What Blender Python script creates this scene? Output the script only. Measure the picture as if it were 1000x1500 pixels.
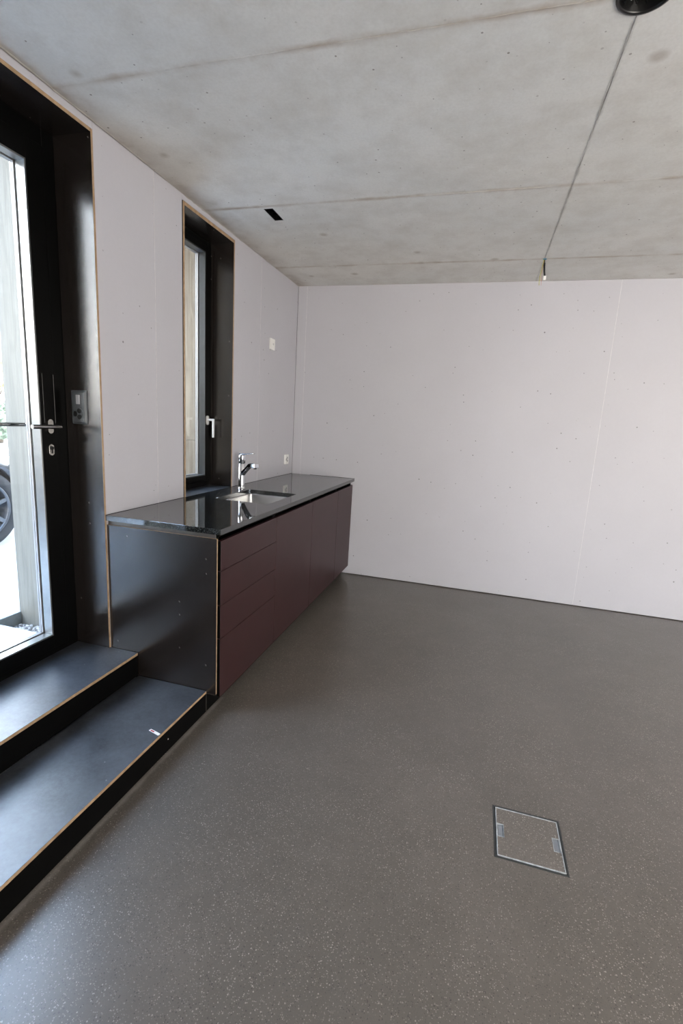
import bpy, bmesh, math, random
from mathutils import Vector, Matrix
random.seed(7)
for o in list(bpy.data.objects): bpy.data.objects.remove(o, do_unlink=True)
S = bpy.context.scene
C = S.collection
V = Vector
PI = math.pi

# ------------------------------------------------------------------ camera
cd = bpy.data.cameras.new('camera'); cam = bpy.data.objects.new('camera', cd); C.objects.link(cam)
cd.sensor_fit = 'VERTICAL'; cd.sensor_height = 36; cd.sensor_width = 24; cd.lens = 16.667
cd.clip_start = 0.02; cd.clip_end = 300
Fv = V((-0.26113945, 0.94755534, -0.18424186)); Rv = V((0.95971867, 0.27535339, 0.05586225)); Uv = V((-0.1036642, 0.16223251, 0.98129218))
M = Matrix.Identity(4)
for i in range(3): M[i][0] = Rv[i]; M[i][1] = Uv[i]; M[i][2] = -Fv[i]
M[0][3], M[1][3], M[2][3] = 0, 0, 1.4187
cam.matrix_world = M
S.camera = cam

# ------------------------------------------------------------------ world: bright overcast sky
w = bpy.data.worlds.new('sky'); S.world = w; w.use_nodes = True
nt = w.node_tree; bg = nt.nodes['Background']
tc = nt.nodes.new('ShaderNodeTexCoord'); sx = nt.nodes.new('ShaderNodeSeparateXYZ'); rp = nt.nodes.new('ShaderNodeValToRGB')
nt.links.new(tc.outputs['Generated'], sx.inputs[0]); nt.links.new(sx.outputs['Z'], rp.inputs[0]); nt.links.new(rp.outputs[0], bg.inputs[0])
rp.color_ramp.elements[0].position = 0.0; rp.color_ramp.elements[0].color = (1.0, 0.97, 0.92, 1)
rp.color_ramp.elements[1].position = 0.9; rp.color_ramp.elements[1].color = (0.42, 0.64, 1.0, 1)
e_ = rp.color_ramp.elements.new(0.32); e_.color = (0.82, 0.90, 1.0, 1)
bg.inputs[1].default_value = 9.0

def portal(loc, rot, sx_, sy_):
    l = bpy.data.lights.new('sky_portal', 'AREA'); l.shape = 'RECTANGLE'; l.size = sx_; l.size_y = sy_; l.cycles.is_portal = True
    o = bpy.data.objects.new('sky_portal', l); o.location = loc; o.rotation_euler = rot; C.objects.link(o)

# portals only guide the sampling of the sky through the real openings
portal((-2.0, 1.22, 1.36), (0, -PI/2, 0), 2.1, 0.98)
portal((-2.0, 2.79, 1.74), (0, -PI/2, 0), 1.5, 0.42)

portal((2.9, -1.65, 1.325), (-PI/2, 0, 0), 2.2, 2.35)
# added warm fill light standing in for an assumed window behind the camera
al = bpy.data.lights.new('warm_fill', 'AREA'); al.shape = 'RECTANGLE'; al.size = 2.1; al.size_y = 2.2; al.energy = 66; al.color = (1.0, 0.88, 0.72)
ao = bpy.data.objects.new('warm_fill', al); ao.location = (2.7, -1.55, 1.325); ao.rotation_euler = (PI/2, 0, 0); C.objects.link(ao)

S.view_settings.view_transform = 'Standard'
S.view_settings.look = 'None'
S.view_settings.gamma = 1
S.view_settings.use_curve_mapping = False
S.view_settings.exposure = 0.78

# ------------------------------------------------------------------ materials
MATS = {}
def srgb(r, g, b):
    f = lambda c: (c/255/12.92) if c/255 <= 0.04045 else ((c/255+0.055)/1.055)**2.4
    return (f(r), f(g), f(b), 1)
class NT:
    def __init__(s, name):
        m = bpy.data.materials.new(name); m.use_nodes = True; s.m = m; s.t = m.node_tree; s.b = s.t.nodes['Principled BSDF']; MATS[name] = m
    def n(s, typ, **k):
        x = s.t.nodes.new('ShaderNode'+typ)
        for a, v in k.items(): setattr(x, a, v)
        return x
    def l(s, a, b): s.t.links.new(a, b)
    def coord(s, scale=(1, 1, 1)):
        g = s.n('NewGeometry'); mp = s.n('Mapping'); mp.inputs['Scale'].default_value = scale
        s.l(g.outputs['Position'], mp.inputs[0]); return mp.outputs[0]
    def coord2(s, kind):
        g = s.n('NewGeometry'); sp = s.n('SeparateXYZ'); s.l(g.outputs['Position'], sp.inputs[0]); x, y, z = sp.outputs
        if kind == 'floor': return g.outputs['Position']
        cb = s.n('CombineXYZ'); s.l(s.math('ADD', x, y), cb.inputs[0])
        s.l(s.math('ADD', z, s.math('MULTIPLY', s.math('SUBTRACT', x, y), 0.0 if kind == 'wall' else 0.7)), cb.inputs[1]); return cb.outputs[0]
    def vor(s, scale, kind):
        v = s.n('TexVoronoi', voronoi_dimensions='2D'); v.inputs['Scale'].default_value = scale; s.l(s.coord2(kind), v.inputs['Vector']); return v
    def noise(s, co, scale, detail=4, rough=0.6, dist=0):
        x = s.n('TexNoise'); x.inputs['Scale'].default_value = scale; x.inputs['Detail'].default_value = detail
        x.inputs['Roughness'].default_value = rough; x.inputs['Distortion'].default_value = dist; s.l(co, x.inputs['Vector']); return x.outputs[0]
    def ramp(s, fac, stops):
        r = s.n('ValToRGB'); e = r.color_ramp.elements
        while len(e) < len(stops): e.new(0.5)
        for k, (p, c) in enumerate(stops):
            e[k].position = p; e[k].color = c if len(c) == 4 else (*c, 1)
        s.l(fac, r.inputs[0]); return r.outputs[0]
    def mr(s, fac, a, b, c=0.0, d=1.0):
        r = s.n('MapRange'); r.inputs[1].default_value = a; r.inputs[2].default_value = b; r.inputs[3].default_value = c; r.inputs[4].default_value = d
        s.l(fac, r.inputs[0]); return r.outputs[0]
    def mix(s, fac, a, b, mode='MIX'):
        x = s.n('Mix', data_type='RGBA', blend_type=mode)
        if isinstance(fac, (int, float)): x.inputs[0].default_value = fac
        else: s.l(fac, x.inputs[0])
        for q, v in ((6, a), (7, b)):
            if isinstance(v, tuple): x.inputs[q].default_value = v if len(v) == 4 else (*v, 1)
            else: s.l(v, x.inputs[q])
        return x.outputs[2]
    def math(s, op, a, b=0.0):
        x = s.n('Math', operation=op)
        for q, v in ((0, a), (1, b)):
            if isinstance(v, (int, float)): x.inputs[q].default_value = v
            else: s.l(v, x.inputs[q])
        return x.outputs[0]
    def bump(s, h, strength=0.2, dist=0.002):
        x = s.n('Bump'); x.inputs['Strength'].default_value = strength; x.inputs['Distance'].default_value = dist
        s.l(h, x.inputs['Height']); s.l(x.outputs[0], s.b.inputs['Normal'])
    def col(s, c):
        if isinstance(c, tuple): s.b.inputs['Base Color'].default_value = c
        else: s.l(c, s.b.inputs['Base Color'])
    def rough(s, r):
        if isinstance(r, (int, float)): s.b.inputs['Roughness'].default_value = r
        else: s.l(r, s.b.inputs['Roughness'])
def simple(name, rgb, rough=0.5, metal=0.0, var=0.12, scale=30, spec=0.5, bump=0.0, coat=0.0):
    t = NT(name); c = srgb(*rgb); co = t.coord()
    n = t.noise(co, scale, 5)
    d = tuple(max(0, x*(1-var)) for x in c[:3]); e = tuple(min(1, x*(1+var)) for x in c[:3])
    t.col(t.ramp(n, [(0.3, d), (0.7, e)])); t.rough(rough)
    t.b.inputs['Metallic'].default_value = metal; t.b.inputs['Specular IOR Level'].default_value = spec
    if coat: t.b.inputs['Coat Weight'].default_value = coat; t.b.inputs['Coat Roughness'].default_value = 0.05
    if bump: t.bump(n, bump, 0.001)
    return t.m

# wall board: pale lilac grey cement-fibre panel with a few dark pinholes
def wall_mat(name, rgb):
    t = NT(name); co = t.coord()
    big = t.noise(co, 1.3, 3); fine = t.noise(co, 55, 4, 0.7)
    c = srgb(*rgb)[:3]
    base = t.ramp(big, [(0.3, tuple(x*0.97 for x in c)), (0.7, tuple(x*1.02 for x in c))])
    base = t.mix(t.mr(fine, 0.35, 0.65, 0.0, 0.12), base, tuple(x*0.86 for x in c))
    v = t.vor(9.0, 'wall')
    pick = t.n('SeparateColor'); t.l(v.outputs['Color'], pick.inputs[0])
    hole = t.math('MULTIPLY', t.math('LESS_THAN', v.outputs['Distance'], t.mr(pick.outputs[2], 0, 1, 0.012, 0.048)), t.math('GREATER_THAN', pick.outputs[0], 0.72))
    base = t.mix(t.math('MULTIPLY', hole, t.mr(pick.outputs[1], 0, 1, 0.3, 0.9)), base, srgb(90, 88, 90))
    t.col(base); t.rough(0.62); t.b.inputs['Specular IOR Level'].default_value = 0.35
    t.bump(fine, 0.06, 0.0006)
    return t.m
wall_mat('wall_board', (188, 187, 193))
simple('joint_filler', (208, 206, 208), 0.7)
simple('dark_gap', (22, 21, 20), 0.9)

# ceiling concrete
t = NT('concrete_ceiling'); co = t.coord()
big = t.noise(co, 0.9, 5, 0.6); med = t.noise(co, 6, 6, 0.65); fine = t.noise(co, 90, 3, 0.7)
base = t.ramp(big, [(0.3, srgb(218, 219, 217)), (0.7, srgb(232, 230, 225))])
base = t.mix(t.mr(med, 0.42, 0.72, 0, 0.42), base, srgb(186, 180, 170))
base = t.mix(t.mr(fine, 0.4, 0.7, 0, 0.16), base, srgb(176, 173, 166))
strk = t.noise(t.coord((1.2, 14, 1)), 1.6, 4, 0.6)
base = t.mix(t.mr(strk, 0.5, 0.8, 0, 0.18), base, srgb(228, 225, 218))
g = t.n('NewGeometry'); sp = t.n('SeparateXYZ'); t.l(g.outputs['Position'], sp.inputs[0])
wob = t.noise(co, 9, 4)
stain_n = t.noise(co, 3.5, 4)
for y in (1.655, 2.705, 3.735):
    d = t.math('ABSOLUTE', t.math('SUBTRACT', sp.outputs[1], y))
    d = t.math('ADD', d, t.math('MULTIPLY', t.math('SUBTRACT', wob, 0.5), 0.035))
    f = t.math('MULTIPLY', t.mr(d, 0.0, 0.024, 0.75, 0.0), t.mr(stain_n, 0.38, 0.62, 0.15, 1.0))
    base = t.mix(f, base, srgb(166, 148, 128))
d = t.math('ABSOLUTE', t.math('SUBTRACT', sp.outputs[0], 0.305))
f = t.math('MULTIPLY', t.mr(t.math('ADD', d, t.math('MULTIPLY', t.math('SUBTRACT', wob, 0.5), 0.02)), 0.0, 0.010, 0.5, 0.0), t.mr(stain_n, 0.3, 0.6, 0.3, 1.0))
base = t.mix(f, base, srgb(140, 139, 136))
# weathered band along the left wall
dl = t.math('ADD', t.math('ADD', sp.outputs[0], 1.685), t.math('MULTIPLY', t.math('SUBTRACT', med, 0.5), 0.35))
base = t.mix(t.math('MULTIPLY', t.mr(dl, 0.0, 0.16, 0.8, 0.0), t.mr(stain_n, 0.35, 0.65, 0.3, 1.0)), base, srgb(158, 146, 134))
v = t.vor(11, 'floor'); pk = t.n('SeparateColor'); t.l(v.outputs['Color'], pk.inputs[0])
hole = t.math('MULTIPLY', t.math('LESS_THAN', v.outputs['Distance'], t.mr(pk.outputs[2], 0, 1, 0.012, 0.05)), t.math('GREATER_THAN', pk.outputs[0], 0.55))
base = t.mix(t.math('MULTIPLY', hole, t.mr(pk.outputs[1], 0, 1, 0.15, 0.8)), base, srgb(104, 94, 86))
v2 = t.vor(2.2, 'floor'); pk2 = t.n('SeparateColor'); t.l(v2.outputs['Color'], pk2.inputs[0])
blot = t.math('MULTIPLY', t.mr(t.math('ADD', v2.outputs['Distance'], t.math('MULTIPLY', t.math('SUBTRACT', med, 0.5), 0.12)), 0.02, 0.075, 0.5, 0.0), t.math('GREATER_THAN', pk2.outputs[0], 0.6))
base = t.mix(blot, base, srgb(158, 146, 132))
t.col(base); t.rough(0.7); t.b.inputs['Specular IOR Level'].default_value = 0.3
t.bump(t.math('ADD', med, t.math('MULTIPLY', fine, 0.3)), 0.12, 0.003)

# floor: polished dark screed with pale aggregate
def floor_mat(name, tint=1.0):
    t = NT(name); co = t.coord()
    big = t.noise(co, 1.1, 4, 0.6); med = t.noise(co, 14, 5, 0.7); fine = t.noise(co, 260, 3, 0.8)
    k = lambda r, g_, b_: tuple(x*tint for x in srgb(r, g_, b_)[:3])
    base = t.ramp(big, [(0.3, k(86, 81, 76)), (0.7, k(106, 99, 93))])
    base = t.mix(t.mr(t.noise(co, 3.2, 6, 0.7), 0.42, 0.72, 0, 0.45), base, k(72, 67, 61))
    base = t.mix(t.mr(med, 0.4, 0.7, 0, 0.3), base, k(76, 71, 65))
    base = t.mix(t.mr(fine, 0.35, 0.75, 0, 0.5), base, k(112, 105, 95))
    dens = t.mr(t.noise(co, 2.6, 3), 0.35, 0.65, 0.0, 1.0)
    for sc, r, thr, wgt in ((260, 0.34, 0.86, 0.7), (140, 0.26, 0.90, 0.8), (50, 0.10, 0.95, 0.85)):
        v = t.vor(sc, 'floor')
        pk = t.n('SeparateColor'); t.l(v.outputs['Color'], pk.inputs[0])
        m_ = t.math('MULTIPLY', t.math('LESS_THAN', v.outputs['Distance'], r), t.math('GREATER_THAN', pk.outputs[0], thr))
        m_ = t.math('MULTIPLY', m_, t.mr(dens, 0, 1, 0.35, 1.0))
        base = t.mix(t.math('MULTIPLY', m_, t.mr(pk.outputs[1], 0, 1, 0.2*wgt, wgt)), base, k(188, 180, 170))
        dk = t.math('MULTIPLY', t.math('LESS_THAN', v.outputs['Distance'], r), t.math('LESS_THAN', pk.outputs[0], 0.06))
        base = t.mix(t.math('MULTIPLY', dk, 0.6), base, k(52, 48, 44))
    # pale mortar dust along the foot of the steps and plinth
    gg = t.n('NewGeometry'); ss = t.n('SeparateXYZ'); t.l(gg.outputs['Position'], ss.inputs[0])
    dd = t.math('ADD', t.math('ABSOLUTE', t.math('ADD', ss.outputs[0], 1.124)), t.math('MULTIPLY', t.math('SUBTRACT', med, 0.5), 0.03))
    base = t.mix(t.math('MULTIPLY', t.mr(dd, 0.0, 0.014, 0.55, 0.0), t.math('LESS_THAN', ss.outputs[1], 1.99)), base, k(150, 146, 140))
    t.col(base); t.rough(0.29); t.b.inputs['Specular IOR Level'].default_value = 0.75
    return t.m
floor_mat('screed_floor'); floor_mat('screed_inlay', 1.18)

# black through-dyed fibre board (steps, linings, end panel)
def board(name, lo, hi, rough, spec=0.5):
    t = NT(name); co = t.coord()
    a = t.noise(co, 5, 6, 0.65, 0.4); b = t.noise(co, 60, 5, 0.75); c = t.noise(co, 1.6, 3)
    base = t.ramp(a, [(0.32, srgb(*lo)), (0.68, srgb(*hi))])
    base = t.mix(t.mr(b, 0.35, 0.7, 0, 0.3), base, tuple(x*2.4 for x in srgb(*hi)[:3]))
    v = t.vor(14, 'board'); pk = t.n('SeparateColor'); t.l(v.outputs['Color'], pk.inputs[0])
    sp_ = t.math('MULTIPLY', t.math('LESS_THAN', v.outputs['Distance'], 0.045), t.math('GREATER_THAN', pk.outputs[0], 0.93))
    base = t.mix(t.math('MULTIPLY', sp_, 0.35), base, srgb(170, 168, 165))
    t.col(base); t.rough(rough)
    t.b.inputs['Specular IOR Level'].default_value = spec
board('black_board', (20, 17, 16), (31, 27, 25), 0.23, 0.75)
board('tread_board', (22, 23, 26), (62, 65, 70), 0.34, 0.9)  # treads: cloudy blue-grey sheen painted into the base colour
t = NT('raw_edge'); co = t.coord((1, 1, 1)); n = t.noise(co, 40, 5)
t.col(t.ramp(n, [(0.3, srgb(146, 120, 92)), (0.7, srgb(178, 150, 118))])); t.rough(0.8)
simple('black_metal', (5, 5, 5), 0.4, 0.0, 0.1, 20, 0.12)
simple('grey_bead', (150, 152, 152), 0.3, 0.9, 0.06)
simple('worn_rim', (168, 172, 174), 0.5, 0.1, 0.35, 60)
simple('flap_grey', (128, 132, 138), 0.4)
simple('dark_bead', (74, 77, 78), 0.35, 0.6, 0.06)
simple('spacer_metal', (168, 168, 170), 0.4, 0.7, 0.05)
simple('seal_rubber', (18, 18, 20), 0.7)
simple('chrome', (225, 226, 230), 0.06, 1.0, 0.02)
simple('satin_aluminium', (226, 226, 226), 0.35, 0.35, 0.02)
simple('brushed_steel', (176, 174, 172), 0.26, 1.0, 0.05, 80)
t = NT('sink_steel'); co = t.coord((1, 60, 1)); n = t.noise(co, 6, 4)
t.col(t.ramp(n, [(0.3, srgb(186, 186, 186)), (0.7, srgb(214, 214, 212))])); t.b.inputs['Metallic'].default_value = 1; t.rough(0.26)
simple('white_plastic', (232, 231, 228), 0.35, 0, 0.02)
simple('grey_gloss_plastic', (76, 79, 82), 0.3, 0, 0.05)
simple('black_plastic', (14, 14, 15), 0.35)
simple('light_rocker', (150, 150, 152), 0.3, 0, 0.03)
simple('burgundy_front', (52, 29, 30), 0.42, 0, 0.10, 9, 0.4)
simple('cabinet_black', (5, 5, 5), 0.5, 0, 0.1, 30, 0.1)
simple('rail_grey', (96, 92, 88), 0.35, 0.7, 0.05)
# polished black granite
t = NT('black_granite'); co = t.coord()
v = t.n('TexVoronoi'); v.inputs['Scale'].default_value = 420; t.l(co, v.inputs['Vector']); pk = t.n('SeparateColor'); t.l(v.outputs['Color'], pk.inputs[0])
n = t.noise(co, 120, 4)
base = t.ramp(n, [(0.35, srgb(14, 15, 16)), (0.7, srgb(30, 32, 33))])
base = t.mix(t.math('MULTIPLY', t.math('GREATER_THAN', pk.outputs[0], 0.86), 0.5), base, srgb(92, 96, 94))
t.col(base); t.rough(0.05); t.b.inputs['Specular IOR Level'].default_value = 1.0; t.b.inputs['IOR'].default_value = 1.6
# clear window glass: straight-through with a Fresnel mirror
t = NT('window_glass'); out = t.t.nodes['Material Output']
tr = t.n('BsdfTransparent'); tr.inputs[0].default_value = (0.985, 0.985, 0.98, 1); gl = t.n('BsdfGlossy'); gl.inputs['Roughness'].default_value = 0.0
fr = t.n('Fresnel'); fr.inputs[0].default_value = 1.5; ge = t.n('NewGeometry'); mx = t.n('MixShader'); t.l(t.math('MULTIPLY', fr.outputs[0], t.math('SUBTRACT', 1.0, ge.outputs['Backfacing'])), mx.inputs[0]); t.l(tr.outputs[0], mx.inputs[1]); t.l(gl.outputs[0], mx.inputs[2]); t.l(mx.outputs[0], out.inputs[0])
# exterior
def timber(name, lo, hi, vert=True):
    t = NT(name); co = t.coord((9, 9, 0.7)); n = t.noise(co, 3.5, 5, 0.6, 1.2); f = t.noise(t.coord((40, 40, 1.5)), 4, 4)
    b = t.ramp(n, [(0.3, srgb(*lo)), (0.7, srgb(*hi))]); b = t.mix(t.mr(f, 0.4, 0.7, 0, 0.25), b, srgb(*lo)); t.col(b); t.rough(0.75); t.bump(f, 0.2, 0.001)
timber('pale_timber', (108, 106, 98), (130, 127, 118))
timber('aged_timber', (108, 95, 78), (146, 133, 114))
simple('paving', (196, 198, 200), 0.8, 0, 0.10, 12, 0.3, 0.3)
simple('kerb_stone', (150, 156, 156), 0.8, 0, 0.15, 25, 0.3, 0.3)
simple('render_wall', (170, 170, 165), 0.85, 0, 0.06, 8)
t = NT('gravel_stone'); oi = t.n('NewGeometry'); n = t.n('TexWhiteNoise'); n.noise_dimensions = '1D'; t.l(oi.outputs['Random Per Island'], n.inputs['W'])
t.col(t.ramp(n.outputs[0], [(0.0, srgb(92, 88, 90)), (0.5, srgb(160, 155, 150)), (1.0, srgb(222, 214, 206))])); t.rough(0.8)
simple('car_paint', (34, 36, 40), 0.22, 0.5, 0.04, 3, 0.5, 0, 1.0)
simple('tyre_rubber', (34, 35, 37), 0.75)
simple('rim_alloy', (92, 94, 98), 0.35, 0.8)
simple('car_glass', (20, 24, 28), 0.05, 0, 0.02, 3, 0.8)
simple('headlight_lens', (190, 198, 204), 0.1, 0.3)
simple('bark', (92, 78, 62), 0.9, 0, 0.3, 30)
def leaf(name, a, b):
    t = NT(name); oi = t.n('NewGeometry'); n = t.n('TexWhiteNoise'); n.noise_dimensions = '1D'; t.l(oi.outputs['Random Per Island'], n.inputs['W'])
    t.col(t.ramp(n.outputs[0], [(0, srgb(*a)), (1, srgb(*b))])); t.rough(0.6)
leaf('autumn_leaf', (214, 198, 140), (240, 228, 190)); leaf('green_leaf', (120, 132, 108), (168, 174, 152))
simple('blue_plastic', (70, 130, 160), 0.5); simple('yellow_green_wire', (178, 172, 60), 0.45); simple('copper', (190, 120, 80), 0.35, 0.8)
simple('green_wire', (60, 110, 62), 0.4); simple('pale_wire', (196, 200, 192), 0.35); simple('paper', (226, 222, 220), 0.8)
simple('red_print', (178, 60, 60), 0.8)

# ------------------------------------------------------------------ mesh helpers
def nb(): return bmesh.new()
def box(bm, x0, x1, y0, y1, z0, z1, mi=0, face=None):
    """face: dict axis-sign -> material index, e.g. {'+x':1}"""
    vs = [bm.verts.new((x, y, z)) for x in (x0, x1) for y in (y0, y1) for z in (z0, z1)]
    q = {'-x': (0, 1, 3, 2), '+x': (4, 6, 7, 5), '-y': (0, 4, 5, 1), '+y': (2, 3, 7, 6), '-z': (0, 2, 6, 4), '+z': (1, 5, 7, 3)}
    for k, ix in q.items():
        f = bm.faces.new([vs[i] for i in ix]); f.material_index = face.get(k, mi) if face else mi
def ring(bm, x0, x1, yo0, yo1, zo0, zo1, yi0, yi1, zi0, zi1):
    box(bm, x0, x1, yo0, yi0, zo0, zo1); box(bm, x0, x1, yi1, yo1, zo0, zo1)
    box(bm, x0, x1, yi0, yi1, zo0, zi0); box(bm, x0, x1, yi0, yi1, zi1, zo1)
def cyl(bm, a, b, r, r2=None, n=24, caps=True, mi=0):
    a, b = V(a), V(b); d = (b-a).normalized(); r2 = r if r2 is None else r2
    u = d.orthogonal().normalized(); v_ = d.cross(u)
    A = []; B = []
    for i in range(n):
        an = 2*PI*i/n; e = u*math.cos(an)+v_*math.sin(an); A.append(bm.verts.new(a+e*r)); B.append(bm.verts.new(b+e*r2))
    for i in range(n):
        f = bm.faces.new((A[i], A[(i+1) % n], B[(i+1) % n], B[i])); f.smooth = True; f.material_index = mi
    if caps:
        bm.faces.new(A[::-1]).material_index = mi; bm.faces.new(B).material_index = mi
def tube(bm, pts, r, n=10, mi=0):
    pts = [V(p) for p in pts]; rings = []
    up = None
    for i, p in enumerate(pts):
        d = (pts[min(i+1, len(pts)-1)]-pts[max(i-1, 0)]).normalized()
        if up is None: up = d.orthogonal().normalized()
        up = (up-d*up.dot(d)).normalized(); s = d.cross(up)
        rr = r[i] if isinstance(r, (list, tuple)) else r
        rings.append([bm.verts.new(p+(up*math.cos(2*PI*k/n)+s*math.sin(2*PI*k/n))*rr) for k in range(n)])
    for a, b in zip(rings, rings[1:]):
        for k in range(n):
            f = bm.faces.new((a[k], a[(k+1) % n], b[(k+1) % n], b[k])); f.smooth = True; f.material_index = mi
    bm.faces.new(rings[0][::-1]).material_index = mi; bm.faces.new(rings[-1]).material_index = mi
def rev(bm, prof, origin, axis, n=40, mi=0):
    """lathe: prof = [(radius, height along axis)]"""
    o = V(origin); ax = V(axis).normalized(); u = ax.orthogonal().normalized(); v_ = ax.cross(u); rings = []
    for r, h in prof:
        rings.append([bm.verts.new(o+ax*h+(u*math.cos(2*PI*k/n)+v_*math.sin(2*PI*k/n))*max(r, 1e-5)) for k in range(n)])
    for a, b in zip(rings, rings[1:]):
        for k in range(n):
            f = bm.faces.new((a[k], a[(k+1) % n], b[(k+1) % n], b[k])); f.smooth = True; f.material_index = mi
def extr(bm, loop, d, mi=0):
    """prism from a 3D loop"""
    A = [bm.verts.new(p) for p in loop]; B = [bm.verts.new(V(p)+V(d)) for p in loop]; n = len(loop)
    bm.faces.new(A[::-1]).material_index = mi; bm.faces.new(B).material_index = mi
    for i in range(n): bm.faces.new((A[i], A[(i+1) % n], B[(i+1) % n], B[i])).material_index = mi
def rrect(c0, c1, r, n=6):
    (x0, y0), (x1, y1) = c0, c1; out = []
    for cx, cy, a0 in ((x1-r, y1-r, 0), (x0+r, y1-r, 90), (x0+r, y0+r, 180), (x1-r, y0+r, 270)):
        for k in range(n+1):
            a = math.radians(a0+90*k/n); out.append((cx+r*math.cos(a), cy+r*math.sin(a)))
    return out
def obj(name, bm, mats, parent=None, bevel=0.0, seg=2, label=None, smooth=False):
    bmesh.ops.recalc_face_normals(bm, faces=bm.faces)
    if bevel:
        es = [e for e in bm.edges if len(e.link_faces) == 2 and e.calc_face_angle(0) > 0.9]
        bmesh.ops.bevel(bm, geom=es, offset=bevel, segments=seg, affect='EDGES', profile=0.5, clamp_overlap=True)
    if parent is not None:
        r = parent; L = V((0, 0, 0))
        while r is not None: L += r.location; r = r.parent
        bmesh.ops.translate(bm, verts=bm.verts, vec=-L)
    me = bpy.data.meshes.new(name); bm.to_mesh(me); bm.free()
    for m in ([mats] if isinstance(mats, str) else mats): me.materials.append(MATS[m])
    o = bpy.data.objects.new(name, me); C.objects.link(o)
    if parent is not None: o.parent = parent
    if label: o['label'] = label
    return o
def tag(o, label, cat, group=None, kind=None):
    o['label'] = label; o['category'] = cat
    if group: o['group'] = group
    if kind: o['kind'] = kind
    return o
def thing(name, loc, label, cat, group=None, kind=None):
    o = bpy.data.objects.new(name, None); o.empty_display_size = 0.05; o.location = loc; C.objects.link(o)
    return tag(o, label, cat, group, kind)
def B1(name, dims, mats, parent=None, bevel=0.0, face=None, label=None, seg=1):
    bm = nb(); box(bm, *dims, 0, face); return obj(name, bm, mats, parent, bevel, seg, label)
def cut(o, cutters):
    """boolean the cutters (bmesh builders in o's world space) out of o, applied at once"""
    tmp = []
    for fn in cutters:
        bm = nb(); fn(bm); bmesh.ops.recalc_face_normals(bm, faces=bm.faces); me = bpy.data.meshes.new('c'); bm.to_mesh(me); bm.free()
        c = bpy.data.objects.new('cutter', me); C.objects.link(c); tmp.append(c)
        md = o.modifiers.new('b', 'BOOLEAN'); md.operation = 'DIFFERENCE'; md.solver = 'EXACT'; md.object = c
    bpy.context.view_layer.update(); dg = bpy.context.evaluated_depsgraph_get()
    me = bpy.data.meshes.new_from_object(o.evaluated_get(dg)); o.modifiers.clear(); o.data = me
    for c in tmp: bpy.data.objects.remove(c, do_unlink=True)

# ------------------------------------------------------------------ setting
W, B, H = -1.6855, 4.243, 2.598      # left wall face, far wall face, ceiling height
XR, YF = 4.2, -1.6                    # right wall, wall behind the camera
DY0, DY1 = 0.74, 1.852                # door lining, outer
NY0, NY1 = 2.490, 3.076               # window lining, outer
LT = 2.566                            # lining top

fl = thing('floor', (0, 0, 0), 'dark polished screed floor with pale aggregate specks', 'floor', kind='structure')
bm = nb()
box(bm, -1.70, XR+0.1, YF-0.1, B+0.06, -0.20, 0.0)
slab_f = obj('floor_slab', bm, 'screed_floor', fl)
FB = (0.205, 0.431, 1.487, 1.712)     # floor box
cut(slab_f, [lambda b: box(b, FB[0]-0.006, FB[1]+0.006, FB[2]-0.006, FB[3]+0.006, -0.07, 0.01)])

# ceiling: formwork bays, cut for the slot and the lamp box
cl = thing('ceiling', (0, 0, H), 'fair-faced concrete ceiling with brown-stained formwork joints', 'ceiling', kind='structure')
ys = [YF-0.1, -1.495, -0.445, 0.605, 1.655, 2.705, 3.735, B+0.12]; xs = [W-0.02, 0.305, 2.30, XR+0.1]
LB = (0.309, 1.652, 0.070)           # lamp box centre, radius
SLOT = (-1.318, -1.262, 2.735, 2.893)
for i in range(3):
    for j in range(7):
        bm = nb(); dz = random.uniform(-0.0008, 0.0008)
        box(bm, xs[i]+0.0006, xs[i+1]-0.0006, ys[j]+0.0006, ys[j+1]-0.0006, H+dz, H+0.14)
        o = obj('formwork_bay', bm, 'concrete_ceiling', cl, 0.0012, 1)
        cs = []
        if i == 0 and j == 5: cs.append(lambda b: box(b, SLOT[0]-0, SLOT[1]+0, SLOT[2], SLOT[3], H-0.05, H+0.10))
        if i in (0, 1) and j in (3, 4): cs.append(lambda b: cyl(b, (LB[0], LB[1], H-0.05), (LB[0], LB[1], H+0.09), LB[2], n=48))
        if cs:
            cut(o, cs)
box_c = nb(); box(box_c, W-0.8, XR+0.1, YF-0.1, B+0.12, H+0.14, H+0.30); obj('slab_core', box_c, 'concrete_ceiling', cl)
def ridge(a, b, wd, hgt, seed):
    rnd = random.Random(seed); a, b = V(a), V(b); L = (b-a).length; n = int(L/0.012); d = (b-a)/n; s = V((-d.y, d.x, 0)).normalized(); bm = nb(); prev = None; off = 0
    for k in range(n+1):
        off = max(-0.004, min(0.004, off+rnd.uniform(-0.0012, 0.0012)))
        ww = wd*rnd.uniform(0.25, 1.0); hh = hgt*rnd.uniform(0.1, 1.0); p = a+d*k+s*off
        cur = [bm.verts.new(p-s*ww+V((0, 0, 0.0005))), bm.verts.new(p+V((0, 0, -hh))), bm.verts.new(p+s*ww+V((0, 0, 0.0005)))]
        if prev:
            bm.faces.new((prev[0], prev[1], cur[1], cur[0])); bm.faces.new((prev[1], prev[2], cur[2], cur[1]))
        prev = cur
    o_ = obj('joint_fin', bm, 'concrete_ceiling', cl); o_.data.polygons.foreach_set('use_smooth', [True]*len(o_.data.polygons))
for k, y in enumerate((1.655, 2.705, 3.735)): ridge((W+0.01, y, H-0.001), (0.20 if k == 0 else XR, y, H-0.001), 0.0035, 0.0012, k+1)
ridge((0.305, 1.735, H-0.001), (0.305, 3.72, H-0.001), 0.0035, 0.0016, 9)
ridge((W+0.004, YF, H-0.001), (W+0.004, B, H-0.001), 0.006, 0.005, 12)

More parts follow.
